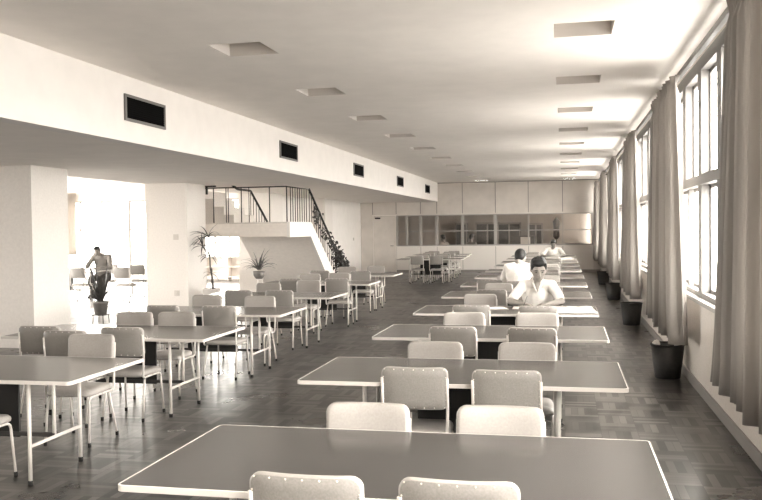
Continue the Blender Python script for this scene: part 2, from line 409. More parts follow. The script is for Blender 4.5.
flat_curtain('pale straight curtain at the bright window behind the left seated reader', -18.2, -17.75, YB-.15, .9, 3.2)

# pier switches
def switch(loc, rz, lab):
    t = thing('light_switch', lab, 'light switch', loc, rz)
    obj('switch_plate', mk(lambda q: rbox(q, -.06, .06, -.012, 0, -.06, .06, .004)), M['plate'], t)
    obj('rocker', mk(lambda q: rbox(q, -.02, .02, -.02, -.012, -.03, .03, .003)), M['plate'], t)
switch((-8.1, 17.0, 1.62), 0, 'small switch plate high on the front of the second white pier')
switch((-8.1, 17.0, .42), 0, 'small socket plate low on the front of the second white pier')
switch((-7.95, 32.2, 1.35), PI/2, 'small switch on the white left wall near the grey door')

# ------------------------------------------------------------------ stair
ZL, ZU = 1.92, 1.60
st = thing('staircase', 'white dogleg staircase with a landing behind the left tables', 'staircase', (-6.7, 18.0, 0))
def rel(bm): bmesh.ops.translate(bm, verts=bm.verts, vec=(6.7, -18.0, 0)); return bm
bm = bmesh.new(); box(bm, -9.3, -5.95, 18.0, 19.6, ZU, ZL-.03)
obj('landing', rel(bm), M['conc'], st)
bm = bmesh.new(); box(bm, -9.3, -5.93, 17.98, 19.6, ZL-.03, ZL); obj('landing_top', rel(bm), M['tread'], st)
bm = bmesh.new()                                       # lower flight, going down away from the camera
NS = 10; run, ris = .30, ZL/NS
poly = [(19.6, ZU)]; pts_top = [(19.6, ZL)]
for k in range(NS-1):
    y = 19.6+run*k; pts_top += [(y, ZL-ris*(k+1)), (y+run, ZL-ris*(k+1))]
poly = [(19.6, ZU-.0), (19.6, ZL)]+[p for p in pts_top[1:]]+[(19.6+run*(NS-1), 0), (19.6+run*(NS-1)-.55, 0)]
prism(bm, poly, 'x', -7.68, -5.95)
obj('lower_flight', rel(bm), M['conc'], st)
bm = bmesh.new()                                       # side stringer, lit white
e = 19.6+run*(NS-1)
prism(bm, [(19.6, ZU-.02), (19.6, ZL+.04), (e+.1, .14), (e+.1, 0), (e-.55, 0)], 'x', -5.95, -5.88)
box(bm, -5.95, -5.88, 18.0, 19.6, ZU-.02, ZL+.002)
obj('stringer', rel(bm), M['concw'], st)
bm = bmesh.new()
for k in range(4):
    x = -7.30-.24*k; box(bm, -9.3, x, 18.30, 19.6, ZL+(0 if k == 0 else .185*k-.002), ZL+.185*(k+1))
obj('upper_flight', rel(bm), M['tread'], st)
bm = bmesh.new()                                       # front and side railing of the landing
ZR = 2.70
tube(bm, [(-7.95, 18.06, ZR), (-5.98, 18.06, ZR)], .013); tube(bm, [(-5.98, 18.06, ZR), (-5.91, 19.6, ZR)], .014)
tube(bm, [(-7.9, 18.06, ZR+.04), (-7.62, 18.06, ZR+.04)], .018); tube(bm, [(-7.84, 18.06, ZR+.04), (-7.84, 18.06, ZR-.14)], .028)
for x, r in ((-7.68, .012), (-7.38, .010), (-7.33, .010), (-7.02, .012), (-6.84, .009), (-6.36, .012), (-5.96, .013)): tube(bm, [(x, 18.06, ZL-.02), (x, 18.06, ZR)], r, 6)
for k in range(1, 9): y = 18.06+1.54*k/9; tube(bm, [(-5.93, y, ZL-.02), (-5.93, y, ZR)], .009, 6)
obj('landing_railing', rel(bm), M['iron'], st)
def flight_rail(x, y0, extra):
    bm = bmesh.new(); sl = ZL/(run*NS)
    P = extra+[(x, y0, ZR), (x, e+.1, ZR-sl*(e+.1-y0))]
    tube(bm, bend(P, .06) if extra else P, .028)
    k = 0; y = y0
    while y < e:
        tube(bm, [(x, y, max(0, ZL-sl*(y-19.6)) if y > 19.6 else ZL), (x, y, ZR-sl*(y-y0))], .009, 6); y += .19
    tube(bm, [(x, e+.08, 0), (x, e+.08, ZR-sl*(e+.08-y0))], .02)
    return bm
obj('flight_railing', rel(flight_rail(-5.91, 19.6, [])), M['iron'], st)
obj('flight_railing', rel(flight_rail(-7.40, 19.65, [(-7.40, 18.5, ZR+.08), (-7.40, 18.8, ZR+.0)])), M['iron'], st)

# ------------------------------------------------------------------ tables
TH = .76; TW, TD = 2.1, 1.05
def make_table(lab, loc, group):
    t = thing('reading_table', lab, 'table', loc, 0, group)
    w, dp = TW/2, TD/2
    obj('tabletop', mk(lambda q: rbox(q, -w+.006, w-.006, -dp+.006, dp-.006, TH-.022, TH, .02, 3, axes='z')), M['top'], t)
    def band(q):
        r = .03; P = []
        for cx, cy, a0 in ((w-r, dp-r, 0), (-w+r, dp-r, 90), (-w+r, -dp+r, 180), (w-r, -dp+r, 270)):
            for s in range(5):
                a = math.radians(a0+90*s/4); P.append((cx+r*math.cos(a), cy+r*math.sin(a), math.cos(a), math.sin(a)))
        rings = []
        for off, z in ((0, TH-.024), (0, TH-.001), (-.002, TH+.001), (-.008, TH+.001), (-.008, TH-.024)):
            rings.append([q.verts.new((x+off*nx, y+off*ny, z)) for x, y, nx, ny in P])
        n = len(P)
        for A, B in zip(rings, rings[1:]+rings[:1]):
            for k in range(n): q.faces.new((A[k], A[(k+1) % n], B[(k+1) % n], B[k]))
    obj('edge_band', mk(band), M['edge'], t)
    for s in (-1, 1):
        x = s*(w-.42)
        for y in (-dp+.17, dp-.25):
            l = obj('leg', mk(lambda q: tube(q, [(x, y, .02), (x, y, TH-.022)], .0145, 10)), M['steel'], t)
            obj('foot_cap', mk(lambda q: lathe(q, [(.017, 0), (.018, .03), (.015, .035)], 10, (x, y, 0))), M['rubber'], l)
        obj('crossbar', mk(lambda q: tube(q, [(x, -dp+.17, .27), (x, dp-.25, .27)], .0135, 8)), M['steel'], t)
        obj('centre_post', mk(lambda q: tube(q, [(x-s*.02, -.03, .27), (x-s*.02, -.03, TH-.022)], .014, 8)), M['steel'], t)
    obj('modesty_panel', mk(lambda q: rbox(q, -.33, .33, -.04, -.02, .25, TH-.03, .004)), M['dark'], t)
    obj('stretcher', mk(lambda q: box(q, -w+.43, w-.43, -.045, -.015, .262, .29)), M['darkbar'], t)
    return t
# ------------------------------------------------------------------ chairs
def make_chair(lab, loc, rz, group):
    t = thing('library_chair', lab, 'chair', loc, rz, group)
    def seat(q):
        s = bmesh.new(); bmesh.ops.create_grid(s, x_segments=16, y_segments=16, size=1)
        top = []
        for z, fac in ((0, 0), (1, 1)): pass
        s.free()
        n = 20; hw, hd = .205, .215
        def R(u, v):           # superellipse footprint
            return u, v
        P = []
        for k in range(40):
            a = 2*PI*k/40; c, si = math.cos(a), math.sin(a); e2 = .32
            x = hw*abs(c)**e2*(1 if c > 0 else -1); y = hd*abs(si)**e2*(1 if si > 0 else -1)
            if y < 0: x *= .93
            P.append((x, y+.01))
        rings = []
        for f, z in ((.93, .405), (.99, .41), (1.0, .425), (.985, .445), (.93, .458), (.75, .466), (.4, .470)):
            rings.append([q.verts.new((x*f, y*f, z-(.008 if y > .15 and z > .44 else 0))) for x, y in P])
        for A, B in zip(rings, rings[1:]):
            for k in range(40): q.faces.new((A[k], A[(k+1) % 40], B[(k+1) % 40], B[k])).smooth = True
        q.faces.new(rings[0]); q.faces.new(rings[-1]).smooth = True
    obj('seat', mk(seat), M['vinyl'], t)
    # backrest: curved padded panel, concave to the sitter; rear skin toned darker for shade
    W2, Hb, zb, th = .213, .135, .735, .045
    def outline(f=1.0):
        P = []; r = .045
        for cx, cz, a0 in ((W2-r, Hb-r, 0), (-W2+r, Hb-r, 90), (-W2+r, -Hb+r, 180), (W2-r, -Hb+r, 270)):
            for s in range(6):
                a = math.radians(a0+90*s/5); P.append(((cx+r*math.cos(a)), (cz+r*math.sin(a))))
        # add straight subdivisions for the curve
        Q = []
        for (x0, z0), (x1, z1) in zip(P, P[1:]+P[:1]):
            m = max(1, int(abs(x1-x0)/.05))
            for i in range(m): Q.append((x0+(x1-x0)*i/m, z0+(z1-z0)*i/m))
        return [(x*f, z*f) for x, z in Q]
    def ycurve(x, z): return -.225+.028*(x/W2)**2-.10*(z)*.9
    def back(q):
        rings = []
        for f, dy in ((.965, -.001), (1.0, .006), (1.0, th-.018), (.975, th-.006), (.90, th), (.6, th+.003), (.3, th+.004)):
            rings.append([q.verts.new((x, ycurve(x, z)+dy, zb+z)) for x, z in outline(f)])
        n = len(rings[0])
        for ri, (A, B) in enumerate(zip(rings, rings[1:])):
            for k in range(n):
                fc = q.faces.new((A[k], A[(k+1) % n], B[(k+1) % n], B[k])); fc.smooth = True
        q.faces.new(rings[-1])
        # rear skin
        rr = [rings[0]]
        for f in (.6, .25): rr.append([q.verts.new((x, ycurve(x, z)-.001, zb+z)) for x, z in outline(f)])
        for A, B in zip(rr, rr[1:]):
            for k in range(n): fc = q.faces.new((A[k], A[(k+1) % n], B[(k+1) % n], B[k])); fc.smooth = True; fc.material_index = 1
        fc = q.faces.new(rr[-1]); fc.material_index = 1
    def studs(q):
        P = []
        for i in range(7): x = -.19+.38*i/6; P += [(x, Hb-.013), (x, -Hb+.013)]
        for i in range(1, 5): z = -Hb+.016+(2*Hb-.032)*i/5; P += [(W2-.012, z), (-W2+.012, z)]
        for x, z in P:
            s = bmesh.new(); bmesh.ops.create_icosphere(s, subdivisions=1, radius=.0045)
            merge(q, s, 2, Matrix.Translation((x, ycurve(x, z)-.002, zb+z)))
    obj('backrest', mk(lambda q: (back(q), studs(q))), [M['vinyl'], M['vinyl_shade'], M['stud']], t)
    for s in (-1, 1):
        obj('back_upright', mk(lambda q: tube(q, bend([(s*.208, -.205, .80), (s*.208, -.185, .60), (s*.20, -.19, .398), (s*.185, .0, .398)], .045), .010, 8)), M['steel'], t)
        l = obj('leg', mk(lambda q: tube(q, bend([(s*.185, .0, .398), (s*.185, .185, .396), (s*.198, .215, .03)], .05), .010, 8)), M['steel'], t)
        obj('foot_cap', mk(lambda q: lathe(q, [(.013, 0), (.014, .03), (.011, .036)], 10, (s*.199, .216, 0))), M['rubber'], l)
        l = obj('leg', mk(lambda q: tube(q, [(s*.185, -.13, .396), (s*.205, -.215, .03)], .010, 8)), M['steel'], t)
        obj('foot_cap', mk(lambda q: lathe(q, [(.013, 0), (.014, .03), (.011, .036)], 10, (s*.206, -.218, 0))), M['rubber'], l)
    return t
table0 = chair0 = None
def put_table(x, yfront, lab, group):
    global table0
    loc = (x, yfront+TD/2, 0)
    if table0 is None: table0 = make_table(lab, loc, group); return table0
    return dup(table0, loc, 0, lab, group)
def put_chair(x, yback, face, lab, group, rz=0):
    """yback: depth of the rear face of the backrest; face +1 looks away from the camera, -1 towards it"""
    global chair0
    if face > 0: loc, r = (x, yback+.235, 0), rz
    else: loc, r = (x, yback-.235, 0), PI+rz
    if chair0 is None: chair0 = make_chair(lab, loc, r, group); return chair0
    return dup(chair0, loc, r, lab, group)
O2 = 'first second third fourth fifth sixth seventh eighth ninth tenth eleventh last'.split()
TX = -.67
TF = [3.03, 5.35, 7.59, 9.75, 12.13, 14.45, 16.8, 19.2, 21.6, 23.95, 26.3, 28.7]
near = {0: ((-.962, 2.90), (-.385, 2.92)), 1: ((-.98, 5.29), (-.365, 5.25)), 2: ((-1.02, 7.53), (-.29, 7.5)), 3: ((-1.09, 9.68), (-.30, 9.6)),
        4: ((-1.05, 12.07), (-.34, 12.05)), 5: ((-1.28, 14.38), (-.80, 13.98))}
far = {0: ((-1.02, 4.2), (-.325, 4.22)), 1: ((-1.03, 6.55), (-.29, 6.57)), 2: ((-1.06, 8.85), (-.285, 8.85)), 3: ((-1.13, 11.3), (-.42, 11.75)),
       4: ((-1.04, 13.42), (-.36, 13.5))}
rnd = random.Random(3)
for i, f in enumerate(TF):
    put_table(TX, f, 'long grey reading table with pale edging, %s from camera in the right row' % O2[i], 'right row of reading tables')
    nn = near.get(i) or tuple((x+rnd.uniform(-.05, .05), f-.06-rnd.uniform(0, .06)) for x in (-1.03, -.33))
    ff = far.get(i) or tuple((x+rnd.uniform(-.05, .05), f+TD+.07+rnd.uniform(0, .1)) for x in (-1.03, -.33))
    if i == 10: ff = (ff[0], (-.32, f+TD+.45))
    for s, (a, b) in enumerate(nn):
        put_chair(a*.95, b-.0, 1, 'padded chair at near side of the %s right-row table, %s of its pair' % (O2[i], ('left', 'right')[s]), 'chairs of the right row', rnd.uniform(-.02, .02))
    for s, (a, b) in enumerate(ff):
        put_chair(a*.95, b+.02, -1, 'padded chair at far side of the %s right-row table, %s of its pair' % (O2[i], ('left', 'right')[s]), 'chairs of the right row', rnd.uniform(-.02, .02))
LF = [(5.08, -4.25), (7.25, -4.25), (9.42, -4.26), (11.9, -4.34), (14.8, -4.44), (17.6, -4.54)]
for i, (f, x) in enumerate(LF):
    put_table(x, f, 'grey reading table with pale edging, %s from camera in the left row' % O2[i], 'left row of reading tables')
LC = [  # x, y of rear face, facing, table index, side word
    (-4.12, 4.98, 1, 0, 'near', 'only'), (-5.02, 6.48, -1, 0, 'far', 'left'), (-4.45, 6.88, 1, 1, 'near', 'middle'), (-4.04, 6.72, -1, 0, 'far', 'right'),
    (-4.92, 7.19, 1, 1, 'near', 'left'), (-4.05, 7.17, 1, 1, 'near', 'right'), (-4.65, 8.62, -1, 1, 'far', 'left'), (-4.17, 8.66, -1, 1, 'far', 'right'),
    (-4.72, 9.36, 1, 2, 'near', 'left'), (-4.01, 9.36, 1, 2, 'near', 'right'), (-4.82, 10.98, -1, 2, 'far', 'left'), (-4.02, 10.85, -1, 2, 'far', 'right'),
    (-4.75, 11.84, 1, 3, 'near', 'left'), (-4.11, 11.84, 1, 3, 'near', 'right'), (-4.84, 13.5, -1, 3, 'far', 'left'), (-4.36, 14.2, -1, 3, 'far', 'right'),
    (-4.88, 14.72, 1, 4, 'near', 'left'), (-4.03, 14.74, 1, 4, 'near', 'right'), (-4.98, 16.35, -1, 4, 'far', 'left'), (-4.45, 16.6, -1, 4, 'far', 'right'),
    (-5.15, 17.52, 1, 5, 'near', 'left'), (-4.2, 17.3, 1, 5, 'near', 'right'), (-4.96, 19.25, -1, 5, 'far', 'left'), (-4.36, 19.6, -1, 5, 'far', 'right')]
for x, y, fc, ti, sd, lr in LC:
    put_chair(x+.06, y, fc, 'padded chair at %s side of the %s left-row table, %s one there' % (sd, O2[ti], lr), 'chairs of the left row', rnd.uniform(-.04, .04))
FT = [(26.5, -4.15), (28.75, -4.25), (31.0, -4.4)]
FW = ['nearest', 'middle', 'farthest']
for i, (f, x) in enumerate(FT):
    put_table(x, f, '%s of the three tables grouped in front of the door wall' % FW[i], 'tables by the far partition')
    for sd, fc, yy in (('near', 1, f-.07), ('far', -1, f+TD+.12)):
        for lr, xx in (('left', -.38), ('right', .32)):
            put_chair(x+xx+rnd.uniform(-.06, .06), yy, fc, 'chair at %s side of the %s door-wall table, %s of its pair' % (sd, FW[i], lr), 'chairs by the far partition', rnd.uniform(-.05, .05))
# reading corner on the far left
for i, (x, y, w) in enumerate(((-12.65, 19.35, 'in front of the left seated reader'), (-10.75, 21.0, 'between reader and second pier in the bright left area'))):
    put_table(x, y, 'table %s' % w, 'tables of the bright left area')
for x, y, fc, w in ((-11.87, 19.28, 1, 'left of the plant'), (-10.65, 19.25, 1, 'right of the plant'), (-11.1, 20.9, 1, 'standing close to the second pier'),
                    (-10.4, 20.9, 1, 'beside the second pier, at its very edge'), (-12.08, 21.33, -1, 'on which the left reader sits')):
    put_chair(x, y, fc, 'chair in the bright left area, %s' % w, 'chairs of the bright left area')

# ------------------------------------------------------------------ bins
def make_bin(lab, loc):
    t = thing('waste_bin', lab, 'waste bin', loc, 0, 'waste bins under the windows')
    obj('bin_body', mk(lambda q: lathe(q, [(.0, .0), (.138, 0), (.143, .01), (.186, .375), (.179, .375), (.135, .02), (.0, .018)], 28, cap=False)), M['bin'], t)
    obj('rim', mk(lambda q: lathe(q, [(.179, .375), (.190, .37), (.194, .382), (.188, .392), (.179, .388), (.179, .375)], 28, cap=False)), M['bin'], t)
    return t
bin0 = make_bin('dark tapered waste bin, nearest of those under the windows', (1.155, 10.25, 0))
dup(bin0, (1.155, 15.6, 0), 0, 'dark tapered waste bin, second along under the windows')
dup(bin0, (1.15, 20.9, 0), 0, 'dark tapered waste bin, third along under the windows')
dup(bin0, (1.15, 26.2, 0), 0, 'dark tapered waste bin, farthest along under the windows')
def crumple(lab, loc, r):
    q = bmesh.new(); bmesh.ops.create_icosphere(q, subdivisions=3, radius=r)
    for v in q.verts: v.co *= 1+.35*noise.noise(v.co*(3/r)); v.co.z *= 1.2
    tag(obj('crumpled_paper', q, M['paper'], None, loc), lab, 'paper')
crumple('crumpled white paper inside the nearest waste bin, window side', (1.27, 10.22, .38), .045)
crumple('crumpled white paper inside the nearest waste bin, aisle side', (1.03, 10.22, .385), .04)

# ------------------------------------------------------------------ plants
def blade(q, o, dirn, L, w, droop, n=7, mi=0):
    o = Vector(o); d = Vector(dirn).normalized(); side = d.cross(V(0, 0, 1)); side = V(1, 0, 0) if side.length < .1 else side.normalized()
    prev = None; p = o.copy()
    for i in range(n+1):
        t = i/n; ww = w*(math.sin(PI*min(1, t*.85+.15))**.7)*(1-.75*t*t)+.001
        up = side.cross(d).normalized()
        row = [q.verts.new(p-side*ww), q.verts.new(p-up*ww*.35), q.verts.new(p+side*ww)]
        if prev:
            for a in range(2): q.faces.new((prev[a], prev[a+1], row[a+1], row[a])).material_index = mi
        prev = row; d = (d+V(0, 0, -droop/n)).normalized(); p = p+d*(L/n)
def plant(name, lab, loc, parts):
    t = thing(name, lab, 'potted plant', loc)
    for nm, f, m in parts:
        o = obj(nm, mk(f), m, t)
        if nm in ('foliage',):
            s = o.modifiers.new('thick', 'SOLIDIFY'); s.thickness = .003
    return t
R5 = random.Random(5)
def f_broad(q):
    for k in range(9):
        a = R5.uniform(0, 2*PI); tl = R5.uniform(.1, .55)
        blade(q, (.04*math.cos(a), .04*math.sin(a), .42), (tl*math.cos(a), tl*math.sin(a), 1), R5.uniform(.42, .74), R5.uniform(.03, .05), .25)
    blade(q, (-.03, 0, .42), (-.25, 0, 1), .82, .07, .1)
    for k in range(26):
        a = R5.uniform(0, 2*PI); tl = R5.uniform(.3, 1.1)
        blade(q, (.05*math.cos(a), .05*math.sin(a), R5.uniform(.42, .55)), (tl*math.cos(a), tl*math.sin(a), 1), R5.uniform(.18, .36), R5.uniform(.018, .035), .8)
def pot_prof(r, z0, h): return [(r*.72, z0), (r*.95, z0+h*.85), (r*1.05, z0+h*.87), (r*1.05, z0+h), (r*.92, z0+h), (r*.88, z0+h*.9), (.001, z0+h*.9)]
plant('potted_plant', 'dark leafy pot plant on a low metal stand between the two white piers', (-8.68, 14.9, 0),
      [('pot', lambda q: lathe(q, pot_prof(.15, .17, .25), 24), M['pot']), ('soil', lambda q: lathe(q, [(.001, .395), (.135, .395), (.135, .402), (.001, .405)], 20), M['soil']),
       ('plant_stand', lambda q: [tube(q, [(.11*sx, .11*sy, 0), (.10*sx, .10*sy, .18)], .008) for sx in (-1, 1) for sy in (-1, 1)]+[box(q, -.12, .12, -.12, .12, .158, .17)], M['iron']),
       ('foliage', f_broad, M['leaf'])])
def f_drac(q):
    for (x, y, z, n, L) in ((-.06, 0, 1.62, 20, .34), (-.2, .02, 1.42, 15, .30), (-.02, 0, 1.20, 16, .26), (.0, .03, .82, 5, .2), (.02, 0, .52, 6, .16)):
        for k in range(n):
            a = R5.uniform(0, 2*PI); tl = R5.uniform(.2, 1.0)
            blade(q, (x, y, z), (math.cos(a)*tl*1.5, min(.1, math.sin(a))*tl, R5.uniform(-.1, 1)), L*R5.uniform(.8, 1.45), .013, 1.3)
    for k in range(5): blade(q, (-.03, 0, 1.45), (1, .2*k-.4, .35), .55, .012, .4)
plant('dragon_tree', 'tall thin dragon tree in a round white pot beside the second pier', (-7.44, 17.3, 0),
      [('pedestal', lambda q: rbox(q, -.16, .16, -.16, .16, 0, .34, .01), M['concw']),
       ('pot', lambda q: lathe(q, [(.15, .34), (.19, .39), (.19, .48), (.2, .5), (.17, .5), (.16, .47), (.001, .47)], 28), M['potw']),
       ('soil', lambda q: lathe(q, [(.001, .465), (.16, .465), (.16, .475), (.001, .48)], 20), M['soil']),
       ('trunk', lambda q: [tube(q, [(.03, 0, .47), (.03, 0, .7), (-.02, 0, .95), (-.03, 0, 1.2), (-.04, 0, 1.45), (-.06, 0, 1.64)], .022, 8, r2=.012),
                            tube(q, [(-.03, 0, 1.22), (-.13, .01, 1.32), (-.2, .02, 1.43)], .012, 6), tube(q, [(.05, 0, .47), (.0, .02, .65), (.0, .03, .84)], .014, 6)], M['stem']),
       ('foliage', f_drac, M['leaf'])])
def f_spike(q):
    for k in range(34):
        a = R5.uniform(0, 2*PI); tl = R5.uniform(.1, 1.0)
        blade(q, (.03*math.cos(a), .03*math.sin(a), .90), (math.cos(a)*tl, math.sin(a)*tl, 1.2), R5.uniform(.28, .52), .014, 1.7)
plant('spider_plant', 'spiky grassy plant in a pale bowl on a stand under the stair landing', (-6.35, 17.3, 0),
      [('plant_stand', lambda q: [tube(q, [(.15*math.cos(a), .15*math.sin(a), 0), (.06*math.cos(a), .06*math.sin(a), .7)], .009) for a in (.3, 2.4, 4.5)]+[lathe(q, [(.09, .69), (.09, .71)], 16)], M['concw']),
       ('pot', lambda q: lathe(q, [(.07, .71), (.12, .78), (.13, .87), (.115, .875), (.11, .86), (.001, .86)], 24), M['pot']),
       ('foliage', f_spike, M['leaf2'])])
def vine(q, pts, n, spread, s0, s1):
    pts = [Vector(p) for p in pts]
    for k in range(n):
        t = R5.random()*(len(pts)-1); i = min(int(t), len(pts)-2); p = pts[i].lerp(pts[i+1], t-i)
        p = p+V(R5.gauss(0, spread), R5.gauss(0, spread*.8), R5.gauss(0, spread))
        a = R5.uniform(0, 2*PI); L = R5.uniform(s0, s1)
        blade(q, p, (math.cos(a), math.sin(a), R5.uniform(-1.2, .3)), L, L*.33, 1.0, 4)
# hanging pot on the railing corner
def clim(name, lab, loc, f, stems, pot, stand=None):
    t = thing(name, lab, 'plant', loc)
    obj('pot', mk(lambda q: lathe(q, pot, 20)), M['pot'], t)
    obj('stem', mk(stems), M['stem'], t)
    o = obj('foliage', mk(f), M['leaf'], t); s = o.modifiers.new('thick', 'SOLIDIFY'); s.thickness = .003
    if stand: obj('bracket', mk(stand), M['iron'], t)
clim('trailing_plant', 'small trailing plant hanging at the top corner of the stair railing', (-5.78, 19.75, 0),
     lambda q: vine(q, [(0, 0, 2.25), (.0, .03, 2.1), (.0, .05, 1.9)], 60, .05, .05, .1),
     lambda q: tube(q, [(0, 0, 2.2), (.02, .03, 2.05), (0, .05, 1.85)], .008, 6), [(.04, 2.06), (.065, 2.16), (.06, 2.16), (.001, 2.15)],
     lambda q: tube(q, [(-.13, 0, 2.2), (-.03, 0, 2.16), (-.03, 0, 2.08)], .006))
clim('climbing_plant', 'large dark climbing plant growing up the outer railing of the stair', (-5.62, 21.7, 0),
     lambda q: (vine(q, [(-.1, .6, .75), (-.12, .2, .95), (-.14, -.5, 1.35), (-.16, -1.3, 1.75)], 190, .055, .06, .12), vine(q, [(-.08, .3, .35), (-.08, .1, .75), (-.1, -.3, 1.15)], 300, .085, .07, .15),
                vine(q, [(-.05, .7, .3), (-.05, .6, .6)], 50, .06, .06, .11)),
     lambda q: [tube(q, [(0, .1, .28), (.02, .1, .7), (-.1, -.4, 1.3), (-.15, -1.3, 1.75)], .01, 6), tube(q, [(0, .12, .28), (-.02, .4, .7), (-.1, .9, .75)], .009, 6)],
     [(.13, 0), (.18, .28), (.17, .28), (.001, .26)])

# ------------------------------------------------------------------ people
def cap(q, a, ra, b, rb, n=16):
    a, b = Vector(a), Vector(b); d = b-a
    ez = d.normalized(); ex = ez.orthogonal().normalized(); ey = ez.cross(ex); P = []
    for i in range(7):
        t = -PI/2+PI/2*i/6; P.append((a+ez*ra*math.sin(t), ra*math.cos(t)))
    for i in range(7):
        t = PI/2*i/6; P.append((b+ez*rb*math.sin(t), rb*math.cos(t)))
    R = [[q.verts.new(c+(ex*math.cos(2*PI*k/n)+ey*math.sin(2*PI*k/n))*max(r, 1e-4)) for k in range(n)] for c, r in P]
    for A, B in zip(R, R[1:]):
        for k in range(n): q.faces.new((A[k], A[(k+1) % n], B[(k+1) % n], B[k]))
    q.faces.new(R[0]); q.faces.new(R[-1])
def ell(q, c, r, rot=None):
    s = bmesh.new(); bmesh.ops.create_icosphere(s, subdivisions=3, radius=1)
    mt = Matrix.Translation(c) @ (rot.to_4x4() if rot else Matrix.Identity(4)) @ Matrix.Diagonal((*r, 1))
    merge(q, s, 0, mt)
def remesh(name, bm, m, parent, vox, sm=6, fold=0, fs=9):
    bmesh.ops.recalc_face_normals(bm, faces=bm.faces)
    me = bpy.data.meshes.new('tmp'); bm.to_mesh(me); bm.free()
    o = bpy.data.objects.new('tmp', me); C.objects.link(o)
    r = o.modifiers.new('r', 'REMESH'); r.mode = 'VOXEL'; r.voxel_size = vox; r.use_smooth_shade = True
    s = o.modifiers.new('s', 'SMOOTH'); s.iterations = sm; s.factor = .5
    dg = bpy.context.evaluated_depsgraph_get(); me2 = bpy.data.meshes.new_from_object(o.evaluated_get(dg))
    bpy.data.objects.remove(o); me2.name = name
    if fold:
        nrm = [v.normal.copy() for v in me2.vertices]
        for v, nn in zip(me2.vertices, nrm):
            p = v.co*fs; k = noise.noise(V(p.x*1.3, p.y, p.z*.8)); k2 = noise.noise(V(p.x*2.5+7, p.y*2.5, p.z*1.5)); v.co += nn*fold*((1-abs(k)*2.2)*.8+k2*.5)
    me2.materials.clear(); me2.materials.append(m)
    for p in me2.polygons: p.use_smooth = True
    o = bpy.data.objects.new(name, me2); C.objects.link(o); o.parent = parent
    return o
def person(lab, loc, rz, head, tilt, turn, sho, arms, shirt, skin, vox=.008, sleeve=.5, hand_dirs=None, chest=None, vneck=False, knees=.40, hs=1.0):
    """local frame: sitter faces +Y, pelvis above the origin at seat height"""
    t = thing('person', lab, 'person', loc, rz)
    pel = V(0, .02, .57); ch = Vector(chest); nk = V(*sho[0]); hd = Vector(head)
    Rh = (Matrix.Rotation(turn, 3, 'Z') @ Matrix.Rotation(-tilt, 3, 'X'))
    H = lambda x, y, z: hd+Rh @ (V(x, y, z)*hs)
    _ell, _cap = ell, cap
    def hell(q, c, r, rot=None): _ell(q, c, tuple(v*hs for v in r), rot)
    def hcap(q, a, ra, b_, rb, n=16): _cap(q, a, ra*hs, b_, rb*hs, n)
    S = {-1: Vector(sho[1]), 1: Vector(sho[2])}
    b = bmesh.new()
    hell(b, hd, (.076, .094, .108), Rh); hell(b, H(0, .022, -.062), (.056, .070, .062), Rh); hell(b, H(0, .068, -.098), (.024, .022, .020), Rh)
    hcap(b, H(0, .092, .012), .0065, H(0, .108, -.030), .0115, 10); hcap(b, H(-.012, .098, -.034), .008, H(.012, .098, -.034), .008, 8)                    # nose
    for s in (-1, 1):
        hcap(b, H(s*.012, .083, .022), .010, H(s*.048, .072, .020), .010, 8)        # brow
        hell(b, H(s*.078, -.005, -.012), (.012, .022, .034), Rh)                    # ear
        hell(b, H(s*.045, .052, -.028), (.020, .020, .022), Rh)                     # cheek
    hcap(b, H(-.018, .089, -.060), .0055, H(.018, .089, -.060), .0055, 8); hcap(b, H(-.014, .088, -.073), .007, H(.014, .088, -.073), .007, 8)
    cap(b, nk, .058, H(0, -.015, -.06), .052)
    top = ch+(nk-ch)*.72
    cap(b, pel, .145, ch, .15); ell(b, (pel+ch)/2, (.155, .12, .2)); ell(b, ch, (.175, .125, .17)); cap(b, ch, .14, nk-V(0, 0, .04), .07)
    for s in (-1, 1):
        cap(b, nk-V(0, 0, .03), .055, S[s], .058); cap(b, ch+V(s*.08, 0, .05), .1, S[s], .062)
        E, Wr = Vector(arms[s][0]), Vector(arms[s][1])
        cap(b, S[s], .053, E, .042); m = E.lerp(Wr, .3); cap(b, E, .042, m, .042); cap(b, m, .042, Wr, .027)
        fd = Vector(arms[s][2]).normalized(); pn = Vector(arms[s][3]).normalized(); sd = fd.cross(pn).normalized()*arms[s][4]  # thumb side
        pc = Wr+fd*.055
        rot = Matrix((sd, fd, pn)).transposed(); ell(b, pc, (.042, .055, .016), rot); cap(b, Wr, .025, Wr+fd*.03, .024)
        for i, (off, L) in enumerate(((.031, .072), (.010, .082), (-.011, .076), (-.031, .058))):
            base = Wr+fd*.085+sd*off; k1 = base+(fd*.9-pn*.25).normalized()*L*.5; k2 = k1+(fd*.6-pn*.75).normalized()*L*.5
            cap(b, Wr+fd*.05+sd*off*.7, .010, base, .0098, 8); cap(b, base, .0098, k1, .009, 8); cap(b, k1, .009, k2, .0078, 8)
        tb = Wr+fd*.03+sd*.032; t1 = tb+(sd*.8+fd*.6-pn*.15).normalized()*.04; t2 = t1+(fd*.9+sd*.15-pn*.35).normalized()*.034
        cap(b, tb, .014, t1, .012, 8); cap(b, t1, .012, t2, .0095, 8)
        hp = pel+V(s*.09, 0, -.03); kn = V(s*.13, knees, .52); an = V(s*.14, knees-.03, .09)
        cap(b, hp, .095, kn, .058); m = kn.lerp(an, .3); cap(b, kn, .056, m, .054); cap(b, m, .054, an, .038); cap(b, an-V(0, .03, .045), .036, an+V(0, .15, -.055), .028)
    if vneck: ell(b, nk+V(0, .075, -.045), (.052, .035, .055)); cap(b, nk+V(0, .085, -.06), .036, nk+V(0, .125, -.125), .012)
    body = remesh('body', b, skin, t, vox)
    h = bmesh.new()
